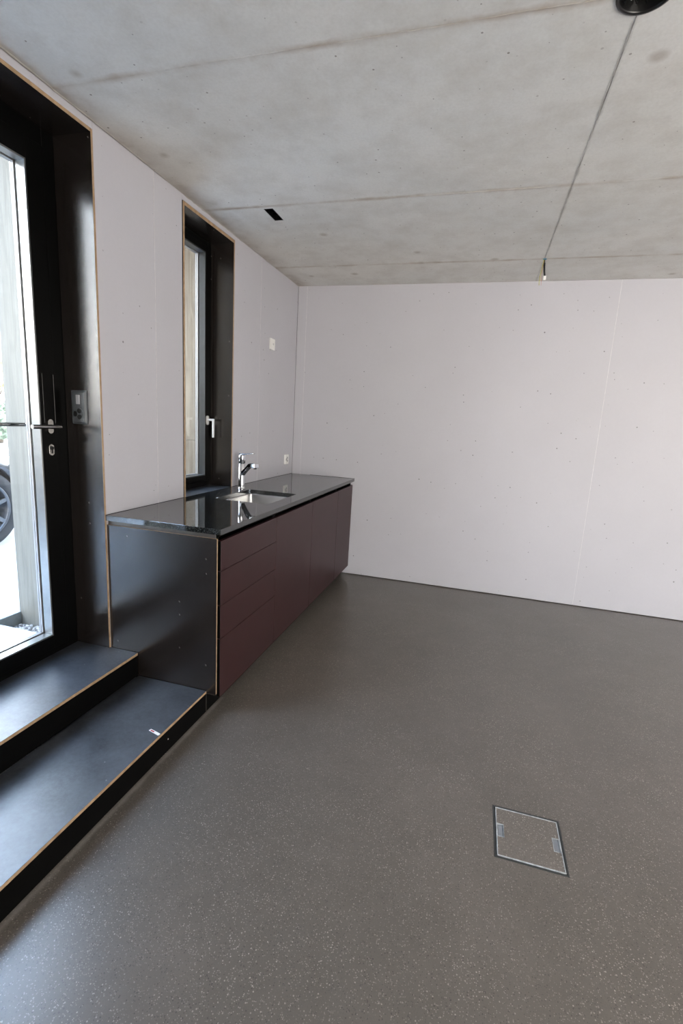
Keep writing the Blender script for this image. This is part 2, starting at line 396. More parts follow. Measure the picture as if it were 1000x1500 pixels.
# left wall: panels with filled joints on a solid core
wl = thing('wall_left', (W, 0, 0), 'left wall of pale lilac-grey boards with filled vertical joints', 'wall', kind='structure')
def panel(y0, y1, z0, z1): return B1('panel', (W-0.018, W, y0, y1, z0, z1), 'wall_board', wl, 0.0008)
panel(DY1+0.0015, 2.2455, 0.006, H-0.001); panel(2.2485, NY0-0.0045, 0.006, H-0.001)
panel(NY0-0.004, NY1+0.0015, LT+0.003, H-0.001); panel(NY0-0.004, NY1+0.0015, 0.006, 0.905)
panel(NY1+0.0015, 3.4885, 0.006, H-0.001); panel(3.4915, B-0.001, 0.006, H-0.001)
panel(DY0-0.001, DY1+0.0015, LT+0.0015, H-0.001); panel(YF, DY0-0.002, 0.006, H-0.001)
for y in (2.247, 3.490): B1('joint_filler', (W-0.01, W+0.0006, y-0.0016, y+0.0016, 0.01, H-0.002), 'joint_filler', wl)
bm = nb()
ci, ce = -1.97, -2.475
for (y0, y1, z0, z1) in ((YF-0.1, DY0, -0.1, H+0.14), (DY1, NY0-0.002, -0.1, H+0.14), (NY1, B+0.12, -0.1, H+0.14), (DY0, DY1, LT+0.001, H+0.14), (NY0-0.002, NY1, LT+0.001, H+0.14), (NY0-0.002, NY1, -0.1, 0.9), (DY0, DY1, -0.1, 0.0)):
    box(bm, ci, W-0.0185, y0, y1, z0, z1)
obj('inner_leaf', bm, 'dark_gap', wl)
EY = ((YF-0.1, 0.55, -0.1, 3.4), (2.05, 2.30, -0.1, 3.4), (3.28, B+1.5, -0.1, 3.4), (0.55, 2.05, 2.75, 3.4), (2.30, 3.28, 2.75, 3.4), (2.30, 3.28, -0.1, 0.90), (0.55, 2.05, -0.1, 0.14))
bm = nb()
for (y0, y1, z0, z1) in EY: box(bm, ce, ci-0.0005, y0, y1, z0, z1)
obj('outer_leaf', bm, 'render_wall', wl)
# timber reveals outside
B1('reveal_board', (ce-0.01, ci-0.001, 2.030, 2.0495, 0.13, 2.749), 'pale_timber', wl)
B1('reveal_board', (ce-0.01, ci-0.001, 0.551, 0.570, 0.13, 2.749), 'pale_timber', wl)
B1('reveal_board', (ce-0.01, ci-0.001, 3.262, 3.2795, 1.225, 2.749), 'aged_timber', wl)
B1('reveal_board', (ce-0.01, ci-0.001, 3.262, 3.2795, 0.90, 1.222), 'aged_timber', wl)
B1('reveal_board', (ce-0.01, ci-0.001, 2.301, 2.318, 0.90, 2.749), 'aged_timber', wl)
B1('outer_sill', (ce-0.03, ci-0.001, 2.32, 3.26, 0.90, 0.915), 'dark_bead', wl, 0.001)

# far wall
wf = thing('wall_far', (0, B, 0), 'far wall of pale boards with one filled vertical joint', 'wall', kind='structure')
xj = [W+0.0005, -1.600, 0.915, XR]
for a, b in zip(xj, xj[1:]): B1('panel', (a+0.001, b-0.001, B, B+0.018, 0.006, H-0.001), 'wall_board', wf, 0.0008)
for x in xj[1:3]: B1('joint_filler', (x-0.0014, x+0.0014, B-0.0006, B+0.01, 0.01, H-0.002), 'joint_filler', wf)
B1('inner_leaf', (W-0.3, XR+0.3, B+0.0185, B+0.25, -0.1, H+0.14), 'dark_gap', wf)
# right wall; wall behind the camera with its window opening (both outside the frame)
wr = thing('wall_right', (XR, 0, 0), 'right wall of pale boards', 'wall', kind='structure')
bm = nb()
box(bm, XR, XR+0.2, YF-0.1, B+0.02, -0.1, H+0.14)
obj('wall_leaf', bm, 'wall_board', wr)
wb = thing('wall_near', (0, YF, 0), 'wall behind the camera of pale boards', 'wall', kind='structure')
bm = nb(); BX0, BX1, BZ0, BZ1 = 1.8, 4.0, 0.15, 2.5
for (x0, x1, z0, z1) in ((W-0.3, BX0, 0, H), (BX1, XR, 0, H), (BX0, BX1, 0, BZ0), (BX0, BX1, BZ1, H)): box(bm, x0, x1, YF-0.2, YF, z0-0.1 if z0 == 0 else z0, z1+0.14 if z1 == H else z1)
obj('wall_leaf', bm, 'wall_board', wb)
w3 = thing('window_2', (2.9, YF-0.05, BZ0), 'black framed window behind the camera', 'window', kind='structure')
bm = nb()
for d in ((BX0, BX0+0.06, BZ0, BZ1), (BX1-0.06, BX1, BZ0, BZ1), (BX0+0.06, BX1-0.06, BZ0, BZ0+0.06), (BX0+0.06, BX1-0.06, BZ1-0.06, BZ1), (2.87, 2.93, BZ0+0.06, BZ1-0.06)): box(bm, d[0], d[1], YF-0.09, YF-0.03, d[2], d[3])
obj('window_frame', bm, 'black_metal', w3)

# ------------------------------------------------------------------ door (frame, leaf, glazing, lining, fittings)
XD = -1.88
dr = thing('door_1', (XD, 1.3, 0.236), 'tall black framed glass entrance door set deep in a dark lining', 'door', kind='structure')
EDGE = {'+x': 1}
ln = B1('door_lining', (XD, W+0.002, DY1-0.012, DY1, 0.2355, LT), ['black_board', 'raw_edge'], dr, 0.0006, EDGE)
B1('door_lining', (XD, W+0.002, DY0, DY0+0.012, 0.2355, LT), ['black_board', 'raw_edge'], dr, 0.0006, EDGE)
B1('door_lining', (XD, W+0.002, DY0+0.0125, DY1-0.0125, LT-0.015, LT), ['black_board', 'raw_edge'], dr, 0.0006, EDGE)
bm = nb(); ring(bm, XD-0.085, XD-0.002, DY0, DY1, 0.2, LT, 0.810, 1.784, 0.262, 2.486); obj('door_frame', bm, 'black_metal', dr, 0.001, 1)
GY0, GY1, GZ0, GZ1 = 0.905, 1.690, 0.338, 2.392
lf = nb(); ring(lf, XD-0.078, XD+0.004, 0.813, 1.781, 0.265, 2.483, GY0-0.008, GY1+0.008, GZ0-0.008, GZ1+0.008); leafo = obj('door_leaf', lf, 'black_metal', dr, 0.0015, 2)
def glazing(parent, x, GY0, GY1, GZ0, GZ1, beadmat):
    bm = nb(); ring(bm, x-0.042, x+0.0045, GY0-0.0075, GY1+0.0075, GZ0-0.0075, GZ1+0.0075, GY0, GY1, GZ0, GZ1); obj('glazing_bead', bm, beadmat, parent, 0.001, 1)
    bm = nb(); ring(bm, x-0.0445, x-0.0425, GY0-0.0075, GY1+0.0075, GZ0-0.0075, GZ1+0.0075, GY0-0.003, GY1+0.003, GZ0-0.003, GZ1+0.003); ring(bm, x-0.0755, x-0.0735, GY0-0.0075, GY1+0.0075, GZ0-0.0075, GZ1+0.0075, GY0-0.004, GY1+0.004, GZ0-0.004, GZ1+0.004); obj('gasket', bm, 'seal_rubber', parent)
    for xa in (x-0.048, x-0.0575):
        pass
    B1('glass_pane', (x-0.0485, x-0.0450, GY0-0.007, GY1+0.007, GZ0-0.007, GZ1+0.007), 'window_glass', parent)
    B1('glass_pane', (x-0.0730, x-0.0695, GY0-0.007, GY1+0.007, GZ0-0.007, GZ1+0.007), 'window_glass', parent)
    for xa, xb in ((x-0.0580, x-0.0490), (x-0.0690, x-0.0600)):
        bm = nb(); ring(bm, xa, xb, GY0-0.007, GY1+0.007, GZ0-0.007, GZ1+0.007, GY0+0.004, GY1-0.004, GZ0+0.004, GZ1-0.004); obj('spacer', bm, 'spacer_metal', parent, 0.0006, 1)
glazing(dr, XD, GY0, GY1, GZ0, GZ1, 'grey_bead')
# lock cover strip above the handle: two thin raised glossy lips
for y in (1.712, 1.770): B1('lock_cover_lip', (XD+0.0045, XD+0.0075, y, y+0.003, 1.345, 1.56), 'black_plastic', dr, 0.0008)
# lever handles and cylinder rosettes
def lever(side, parent, x0, name):
    s = side
    h = nb(); y, z = 1.738, 1.330
    def sq(c, r0, r1, hh, d0, d1):
        loop = [(x0+s*d0, y+a, c+b_) for a, b_ in rrect((-r0, -hh), (r0, hh), r1, 8)]; extr(h, loop, (s*(d1-d0), 0, 0))
    sq(z, 0.014, 0.0139, 0.032, 0.0003, 0.010)
    cyl(h, (x0+s*0.010, y, z), (x0+s*0.050, y, z), 0.0085, n=20)
    cyl(h, (x0+s*0.055, y+0.010, z), (x0+s*0.055, y-0.135, z), 0.0095, n=24)
    o = obj(name, h, 'brushed_steel', parent, 0.0, label=None)
    for f in o.data.polygons: f.use_smooth = len(f.vertices) == 4 and f.area > 0 and False
    c = nb(); loop = [(x0+s*0.0003, y+a, 1.224+b_) for a, b_ in rrect((-0.0135, -0.026), (0.0135, 0.026), 0.0134, 8)]; extr(c, loop, (s*0.008, 0, 0))
    e = obj('key_rosette', c, 'brushed_steel', parent, 0.0008, 1)
    k = nb(); cyl(k, (x0+s*0.0083, y, 1.232), (x0+s*0.0125, y, 1.232), 0.0085, n=20); box(k, min(x0+s*0.0083, x0+s*0.0115), max(x0+s*0.0083, x0+s*0.0115), y-0.004, y+0.004, 1.208, 1.228); obj('lock_cylinder', k, 'black_plastic', e)
lever(1, dr, XD+0.004, 'door_handle'); lever(-1, dr, XD-0.078, 'door_handle')

# ------------------------------------------------------------------ window
XN = -1.855
wn = thing('window_1', (XN, 2.78, 0.925), 'tall narrow black window above the worktop with raw board edges', 'window', kind='structure')
WE = {'+x': 1}
NZ0 = 0.908
B1('window_lining', (XN, W+0.002, NY1-0.014, NY1, 0.9205, LT), ['black_board', 'raw_edge'], wn, 0.0006, WE)
B1('window_lining', (XN, W+0.002, NY0, NY0+0.016, 0.9205, LT), ['black_board', 'raw_edge'], wn, 0.0006, WE)
B1('window_lining', (XN, W+0.002, NY0+0.0165, NY1-0.0145, LT-0.020, LT), ['black_board', 'raw_edge'], wn, 0.0006, WE)
B1('window_sill', (XN, W-0.0005, NY0, NY1, NZ0, 0.9203), ['tread_board', 'raw_edge'], wn, 0.0006)
bm = nb(); ring(bm, XN-0.075, XN-0.001, NY0, NY1, 0.90, LT, 2.545, 3.026, 0.955, 2.515); obj('window_frame', bm, 'black_metal', wn, 0.001, 1)
SY0, SY1, SZ0, SZ1 = 2.600, 2.982, 1.003, 2.468
bm = nb(); ring(bm, XN-0.0775, XN+0.006, 2.548, 3.030, 0.958, 2.512, SY0-0.008, SY1+0.008, SZ0-0.008, SZ1+0.008); obj('window_sash', bm, 'black_metal', wn, 0.0015, 2)
glazing(wn, XN+0.002, SY0, SY1, SZ0, SZ1, 'dark_bead')
h = nb(); y, z, x0 = 3.008, 1.385, XN+0.0063
extr(h, [(x0, y+a, z+b_) for a, b_ in rrect((-0.014, -0.032), (0.014, 0.032), 0.0139, 8)], (0.010, 0, 0))
cyl(h, (x0+0.010, y, z+0.004), (x0+0.050, y, z+0.004), 0.0075, n=18)
box(h, x0+0.044, x0+0.058, y-0.006, y+0.006, z-0.118, z+0.0115)
obj('window_handle', h, 'satin_aluminium', wn, 0.0012, 2)

# ------------------------------------------------------------------ entry steps
st = thing('entrance_steps', (-1.4, 1.3, 0), 'two low dark board steps with raw tan nosings leading up to the glass door', 'steps')
SY = 0.742
B1('tread', (-1.520, -1.135, SY, 1.8505, 0.0985, 0.112), ['tread_board', 'raw_edge'], st, 0.0006, EDGE)
B1('tread', (XD, -1.522, SY, 1.8505, 0.2215, 0.2352), ['tread_board', 'raw_edge'], st, 0.0006, EDGE)
B1('riser', (-1.149, -1.137, SY, 1.8505, 0.0, 0.0982), 'cabinet_black', st, 0.0005)
B1('riser', (-1.536, -1.524, SY, 1.8505, 0.1125, 0.2212), 'cabinet_black', st, 0.0005)
B1('side_board', (-1.50, -1.150, SY, SY+0.012, 0.0, 0.0982), 'black_board', st)
B1('corner_bead', (-1.1365, -1.1335, 1.8475, 1.8505, 0.0, 0.0982), 'rail_grey', st)
for (y, z) in ((1.555, 0.055), (0.80, 0.030)):
    bm = nb(); cyl(bm, (-1.1369, y, z), (-1.1360, y, z), 0.003, n=10); obj('screw_mark', bm, 'paper', st)

pl = nb(); a = V((-1.165, 1.506, 0.1122)); 
extr(pl, [(-1.196, 1.508, 0.1122), (-1.140, 1.494, 0.1122), (-1.137, 1.506, 0.1122), (-1.193, 1.520, 0.1122)], (0, 0, 0.0006))
ps = obj('paper_scrap', pl, 'paper'); tag(ps, 'small white paper scrap on the lower step near its nosing', 'paper')
pl = nb(); extr(pl, [(-1.190, 1.5095, 0.1129), (-1.170, 1.5045, 0.1129), (-1.168, 1.510, 0.1129), (-1.188, 1.515, 0.1129)], (0, 0, 0.0002)); obj('print', pl, 'red_print', ps)

# ------------------------------------------------------------------ kitchen units
FX = -1.075
def unit(name, y0, y1, label, drawers=False):
    u = thing(name, (W+0.3, (y0+y1)/2, 0.088), label, 'cabinet')
    bm = nb(); xb, xf = W+0.004, FX-0.021
    box(bm, xb, xf, y0+0.0005, y0+0.0165, 0.088, 0.873); box(bm, xb, xf, y1-0.0165, y1-0.0005, 0.088, 0.873)
    box(bm, xb, xf, y0+0.0165, y1-0.0165, 0.088, 0.104); box(bm, xb, xb+0.008, y0+0.0165, y1-0.0165, 0.104, 0.873)
    obj('body', bm, 'cabinet_black', u)
    bm = nb(); box(bm, FX-0.060, FX-0.048, y0+0.001, y1-0.001, 0.8735, 0.8925); box(bm, FX-0.047, FX-0.022, y0+0.001, y1-0.001, 0.8735, 0.8755)
    obj('grip_rail', bm, 'black_metal', u)
    return u
g = 0.0016
u = unit('drawer_cabinet', 1.8710, 2.500, 'burgundy drawer unit with four plain fronts, first from the steps')
for z0, z1 in ((0.7165, 0.860), (0.5495, 0.7135), (0.3825, 0.5465), (0.080, 0.3795)):
    B1('drawer', (FX-0.019, FX, 1.8715, 2.500-g, z0, z1), ['burgundy_front', 'cabinet_black'], u, 0.0010, {'-y': 1})
units = [('base_cabinet', 2.500, 3.130, 'burgundy base cabinet with one plain door right of the drawers, below the sink'),
         ('base_cabinet', 3.130, 3.770, 'burgundy base cabinet with one plain door, between the sink cabinet and the end cabinet'),
         ('base_cabinet', 3.770, 4.238, 'narrow burgundy base cabinet touching the far wall')]
for nme, a, b, lab in units:
    u = unit(nme, a, b, lab); B1('door', (FX-0.019, FX, a+g, b-g if b < 4.2 else b, 0.080, 0.860), 'burgundy_front', u, 0.0010)
# plinth
p_ = B1('plinth', (-1.149, -1.137, 1.853, 4.240, 0.0, 0.0875), 'cabinet_black', None, 0.0005); tag(p_, 'black recessed plinth along the floor under the burgundy cabinets', 'plinth')
# end panel
bm = nb(); box(bm, W+0.0015, -1.086, 1.8535, 1.8630, 0.1, 0.872, 0, {'+x': 1, '+z': 1})
ep = obj('end_panel', bm, ['black_board', 'raw_edge'], None, 0.0006, 1); tag(ep, 'dark brown-black end panel with raw tan edges beside the steps', 'panel')
# second skin behind it, seen as the grey strip below the worktop
bm = nb(); box(bm, W+0.0015, -1.098, 1.8635, 1.8700, 0.088, 0.8925, 0, {'+x': 1}); sk = obj('end_rail', bm, ['rail_grey', 'cabinet_black'], ep, 0.0006, 1)

# worktop with rounded sink cut-out
wt = thing('worktop', (-1.37, 3.04, 0.893), 'long polished black granite worktop with an undermounted sink cut-out', 'worktop')
SX0, SX1, SK0, SK1 = -1.522, -1.162, 2.560, 3.035
bm = nb(); X0, X1, Y0, Y1 = W+0.0003, -1.062, 1.846, B-0.001
outer = [bm.verts.new((x, y, 0.92)) for x, y in ((X0, Y0), (X1, Y0), (X1, Y1), (X0, Y1))]
inner = [bm.verts.new((x, y, 0.92)) for x, y in rrect((SX0, SK0), (SX1, SK1), 0.025, 6)]
es = [bm.edges.new((l[i], l[(i+1) % len(l)])) for l in (outer, inner) for i in range(len(l))]
bmesh.ops.triangle_fill(bm, use_beauty=True, edges=es)
ex = bmesh.ops.extrude_face_region(bm, geom=list(bm.faces))
bmesh.ops.translate(bm, verts=[e for e in ex['geom'] if isinstance(e, bmesh.types.BMVert)], vec=(0, 0, -0.0265))
obj('slab', bm, 'black_granite', wt, 0.0012, 1)
B1('rear_joint', (W+0.0001, W+0.0022, Y0, NY0, 0.9201, 0.9215), 'seal_rubber', wt)
B1('rear_joint', (W+0.0001, W+0.0022, NY1, Y1, 0.9201, 0.9215), 'seal_rubber', wt)
B1('rear_joint', (-1.50, X1, B-0.0025, B-0.0003, 0.9201, 0.9215), 'seal_rubber', wt)

# sink bowl
sk = thing('sink', ((SX0+SX1)/2, (SK0+SK1)/2, 0.72), 'brushed stainless sink bowl set under the black worktop', 'sink')
bm = nb(); m = 0.006
rings = []
for off, z, r in ((0.020, 0.8922, 0.045), (m-0.008, 0.8922, 0.031), (-0.002-0.002, 0.886, 0.029), (-0.008, 0.76, 0.045), (-0.020, 0.735, 0.05), (-0.045, 0.727, 0.05), (-0.12, 0.7245, 0.04)):
    rings.append([bm.verts.new((x, y, z)) for x, y in rrect((SX0-off, SK0-off), (SX1+off, SK1+off), max(r, 0.005), 6)])
for a, b in zip(rings, rings[1:]):
    n = len(a)
    for k in range(n): f = bm.faces.new((a[k], a[(k+1) % n], b[(k+1) % n], b[k])); f.smooth = True
bm.faces.new(rings[-1])
o = obj('bowl', bm, 'sink_steel', sk)
md = o.modifiers.new('s', 'SOLIDIFY'); md.thickness = 0.0008; md.offset = 0
bm = nb(); rev(bm, [(0.045, 0.003), (0.043, 0.0045), (0.036, 0.003), (0.030, 0.001), (0.0, 0.001)], ((SX0+SX1)/2, (SK0+SK1)/2, 0.7245), (0, 0, 1)); obj('drain', bm, 'chrome', sk)

# tap
tx, ty = -1.578, 3.022
tp = thing('mixer_tap', (tx, ty, 0.92), 'chrome single-lever mixer tap standing behind the sink', 'tap')
bm = nb(); rev(bm, [(0.0, 0), (0.0265, 0.0), (0.0265, 0.004), (0.0235, 0.006), (0.0225, 0.02), (0.0225, 0.178), (0.021, 0.180), (0.0, 0.180)], (tx, ty, 0.92), (0, 0, 1)); obj('tap_body', bm, 'chrome', tp)
bm = nb(); rev(bm, [(0.0, 0.1815), (0.0215, 0.1815), (0.0235, 0.184), (0.0235, 0.238), (0.022, 0.242), (0.0, 0.242)], (tx, ty, 0.92), (0, 0, 1)); cp = obj('cartridge_cap', bm, 'chrome', tp)
d = V((0.80, -0.60, 0)).normalized(); s = V((-d.y, d.x, 0))
bm = nb()
def secs(bm, L):
    prev = None
    for (t_, z0, z1, w_) in L:
        p = V((tx, ty, 0))+d*t_
        cur = [bm.verts.new(p+s*(sg*w_)+V((0, 0, z))) for sg, z in ((-1, z0), (1, z0), (1, z1), (-1, z1))]
        if prev:
            for k in range(4): bm.faces.new((prev[k], prev[(k+1) % 4], cur[(k+1) % 4], cur[k]))
        else: bm.faces.new(cur[::-1])
        prev = cur
    bm.faces.new(prev)
secs(bm, [(0.010, 1.010, 1.042, 0.014), (0.07, 1.052, 1.077, 0.0145), (0.125, 1.086, 1.110, 0.016), (0.165, 1.090, 1.118, 0.018), (0.220, 1.090, 1.120, 0.018)])
sp_o = obj('spout', bm, 'chrome', tp, 0.003, 2)
bm = nb(); q = V((tx, ty, 0))+d*0.200; cyl(bm, (q.x, q.y, 1.0895), (q.x, q.y, 1.082), 0.0115, n=20); obj('aerator', bm, 'black_plastic', sp_o)
bm = nb(); d = V((0.86, -0.50, 0)).normalized(); s = V((-d.y, d.x, 0))
secs(bm, [(-0.018, 1.1625, 1.1715, 0.016), (0.03, 1.1635, 1.172, 0.014), (0.075, 1.170, 1.176, 0.012), (0.150, 1.179, 1.184, 0.011)])
obj('lever', bm, 'chrome', tp, 0.002, 2)

# ------------------------------------------------------------------ switches and sockets
def tri_socket(parent, org, U_, V_, N, sz, plate, dark):
    """Three outlet recesses around one centre. org centre on the face, U_,V_,N axes."""
    U_, V_, N = V(U_), V(V_), V(N); org = V(org)
    bm = nb(); n = 40; r = sz
    cyl(bm, org, org+N*0.0012, r*1.12, n=36); ins = obj('socket_insert', bm, plate, parent)
    for k in range(3):
        a = PI+2*PI*k/3; c = org+(U_*math.cos(a)+V_*math.sin(a))*r*0.60; e1 = U_*math.cos(a)+V_*math.sin(a); e2 = N.cross(e1)
        lp = []
        for (p, q) in ((-0.30, -0.40), (-0.42, 0.0), (-0.30, 0.40), (0.12, 0.50), (0.40, 0.24), (0.40, -0.24), (0.12, -0.50)): lp.append(c+e1*p*r+e2*q*r+N*0.0013)
        bm = nb(); extr(bm, lp, N*0.0006); obj('outlet', bm, dark, ins)
    bm = nb(); cyl(bm, org+N*0.0012, org+N*0.0022, r*0.07, n=12); obj('centre_screw', bm, 'chrome', ins)
# dark switch-and-socket in the door reveal
ds = thing('switch_socket', (-1.799, 1.839, 1.4225), 'dark grey switch over triple outlet on the door reveal', 'socket')
yf = DY1-0.0122
bm = nb()
extr(bm, [(-1.799+a, yf, 1.4225+b_) for a, b_ in rrect((-0.043, -0.077), (0.043, 0.077), 0.004, 3)], (0, -0.004, 0))
A = [(-1.799+a, yf-0.0035, 1.4225+b_) for a, b_ in rrect((-0.0415, -0.0755), (0.0415, 0.0755), 0.004, 3)]
Bq = [(-1.799+a, yf-0.010, 1.4225+b_) for a, b_ in rrect((-0.034, -0.068), (0.034, 0.068), 0.003, 3)]
va = [bm.verts.new(p) for p in A]; vb = [bm.verts.new(p) for p in Bq]
for i in range(len(va)): bm.faces.new((va[i], va[(i+1) % len(va)], vb[(i+1) % len(va)], vb[i]))
bm.faces.new(vb); obj('cover_frame', bm, 'grey_gloss_plastic', ds)
B1('insert_plate', (-1.828, -1.770, yf-0.0115, yf-0.0102, 1.427, 1.487), 'grey_gloss_plastic', ds, 0.0004)
B1('insert_plate', (-1.828, -1.770, yf-0.0115, yf-0.0102, 1.360, 1.424), 'grey_gloss_plastic', ds, 0.0004)
B1('rocker', (-1.806, -1.786, yf-0.0165, yf-0.0117, 1.436, 1.478), 'light_rocker', ds, 0.001)
tri_socket(ds, (-1.799, yf-0.0117, 1.392), (1, 0, 0), (0, 0, 1), (0, -1, 0), 0.026, 'grey_gloss_plastic', 'black_plastic')
# white switch and white socket on the left wall
def white_plate(name, y, z, label, cat):
    t_ = thing(name, (W, y, z), label, cat)
    bm = nb(); extr(bm, [(W+0.0004, y+a, z+b_) for a, b_ in rrect((-0.043, -0.043), (0.043, 0.043), 0.004, 3)], (0.011, 0, 0)); obj('cover_frame', bm, 'white_plastic', t_, 0.001, 1)
    return t_
ws = white_plate('light_switch', 3.700, 2.012, 'white square switch plate with small round button high beside the window', 'switch')
B1('rocker', (W+0.0116, W+0.015, 3.671, 3.729, 1.983, 2.041), 'white_plastic', ws, 0.001)
bm = nb(); cyl(bm, (W+0.0152, 3.700, 2.012), (W+0.019, 3.700, 2.012), 0.008, n=20); obj('button', bm, 'joint_filler', ws)
wk = white_plate('wall_outlet', 4.080, 1.062, 'white triple outlet just above the worktop near the far corner', 'socket')
tri_socket(wk, (W+0.0117, 4.080, 1.062), (0, 1, 0), (0, 0, 1), (1, 0, 0), 0.026, 'white_plastic', 'light_rocker')

# ------------------------------------------------------------------ ceiling slot, lamp box, loose wires
sl = thing('ceiling_slot', ((SLOT[0]+SLOT[1])/2, 2.814, H+0.002), 'black rectangular slot box cast into the concrete ceiling', 'vent')
bm = nb(); x0, x1, y0, y1 = SLOT; k = 0.003; e = 0.0003
for dd in ((x0+e, x0+k, y0+e, y1-e), (x1-k, x1-e, y0+e, y1-e), (x0+k, x1-k, y0+e, y0+k), (x0+k, x1-k, y1-k, y1-e)): box(bm, *dd, H-0.001, H+0.085)
box(bm, x0+k, x1-k, y0+k, y1-k, H+0.080, H+0.085); obj('slot_box', bm, 'black_plastic', sl)
for q in range(3): B1('inner_rib', (x0+k, x1-k, 2.774+q*0.040, 2.777+q*0.040, H+0.012, H+0.05), 'black_metal', sl)
lb = thing('lamp_box', (LB[0], LB[1], H), 'round black recessed box with bundled wires in the ceiling', 'lamp')
bm = nb(); rev(bm, [(LB[2]-0.0008, 0.085), (LB[2]-0.0008, -0.001), (LB[2]+0.004, -0.001), (LB[2]+0.0035, -0.004), (LB[2]-0.004, -0.005), (LB[2]-0.006, 0.0), (LB[2]-0.006, 0.080), (0.0, 0.080)], (LB[0], LB[1], H), (0, 0, 1), 56); obj('box_shell', bm, 'black_plastic', lb)
rnd = random.Random(4)
for k in range(13):
    a0 = rnd.uniform(0.15, PI-0.15); r0 = rnd.uniform(0.022, 0.046); pts = []
    x_, y_ = LB[0]+r0*math.cos(a0), LB[1]+r0*math.sin(a0)
    for q in range(9):
        f = q/8; pts.append((x_+0.014*math.sin(5*f+k), y_+0.014*math.cos(4*f+k*2)-0.0, H+0.002+0.065*abs(2*f-1)**1.3))
    bm = nb(); tube(bm, pts, 0.0024, 8); obj('wire', bm, ('pale_wire', 'green_wire', 'black_plastic')[k % 3], lb)
hw = thing('hanging_cable', (0.312, 3.742, H), 'short black cable with white terminal hanging from ceiling near far wall', 'cable')
bm = nb(); tube(bm, [(0.309, 3.740, H+0.02), (0.309, 3.740, H-0.012), (0.310, 3.740, H-0.026)], 0.003, 8); obj('core_wire', bm, 'seal_rubber', hw)
bm = nb(); tube(bm, [(0.310, 3.740, H-0.026), (0.311, 3.740, H-0.05), (0.315, 3.740, H-0.080), (0.321, 3.740, H-0.108)], 0.0062, 12); obj('cable_sheath', bm, 'black_plastic', hw)
bm = nb(); box(bm, 0.314, 0.331, 3.734, 3.746, H-0.136, H-0.1085); obj('terminal_block', bm, 'white_plastic', hw, 0.002, 2)
bm = nb(); tube(bm, [(0.306, 3.742, H+0.01), (0.298, 3.742, H-0.05), (0.291, 3.742, H-0.11), (0.290, 3.742, H-0.15), (0.292, 3.742, H-0.168)], 0.0018, 8); obj('earth_wire', bm, 'yellow_green_wire', hw)
bm = nb(); tube(bm, [(0.308, 3.744, H+0.01), (0.303, 3.744, H-0.05), (0.301, 3.744, H-0.12), (0.305, 3.744, H-0.168)], 0.0011, 8); obj('thin_wire', bm, 'copper', hw)
bm = nb(); rev(bm, [(0.0, 0.0), (0.013, 0.0), (0.013, -0.0025), (0.004, -0.004), (0.0, -0.004)], (0.309, 3.740, H+0.0005), (0, 0, 1), 20); obj('conduit_collar', bm, 'blue_plastic', hw)

# ------------------------------------------------------------------ floor box
fb = thing('floor_box', ((FB[0]+FB[1])/2, (FB[2]+FB[3])/2, 0), 'square floor outlet box with screed-filled lid and metal frame', 'floor box')
def fring(name, o0, i0, z0, z1, mat, bv=0):
    bm = nb(); x0, x1, y0, y1 = FB
    for dd in ((x0-o0, x0-i0, y0-o0, y1+o0), (x1+i0, x1+o0, y0-o0, y1+o0), (x0-i0, x1+i0, y0-o0, y0-i0), (x0-i0, x1+i0, y1+i0, y1+o0)): box(bm, *dd, z0, z1)
    return obj(name, bm, mat, fb, bv, 1)
fring('outer_frame', 0.0055, -0.001, -0.06, 0.0010, 'dark_bead', 0.0004)
fring('lid_rim', -0.0036, -0.0070, -0.05, 0.0024, 'worn_rim', 0.0004)
bm = nb(); x0, x1, y0, y1 = FB; i = 0.0072
box(bm, x0+i, x1-i, y0+i, y1-i, -0.05, 0.0012); lid = obj('lid_inlay', bm, 'screed_inlay', fb)
cut_l = [lambda b: box(b, 0.2-fb.location.x, x0+i+0.024-fb.location.x, 1.572-fb.location.y, 1.632-fb.location.y, -0.012, 0.02), lambda b: box(b, x1-i-0.024-fb.location.x, x1+0.01-fb.location.x, 1.570-fb.location.y, 1.630-fb.location.y, -0.012, 0.02)]
lp_, fp_ = lid.location.copy(), fb.location.copy(); lid.parent = None; cut(lid, cut_l); lid.parent = fb
for (a, b, c, d_) in ((x0+i+0.0003, x0+i+0.0235, 1.5725, 1.6315), (x1-i-0.0235, x1-i-0.0003, 1.5705, 1.6295)):
    B1('cable_flap', (a+0.002, b-0.002, c+0.002, d_-0.002, -0.012, -0.002), 'flap_grey', fb, 0.001)
    bm = nb()
    for dd in ((a, a+0.0016, c, d_), (b-0.0016, b, c, d_), (a+0.0016, b-0.0016, c, c+0.0016), (a+0.0016, b-0.0016, d_-0.0016, d_)): box(bm, *dd, -0.0118, 0.0018)
    obj('flap_rim', bm, 'worn_rim', fb)

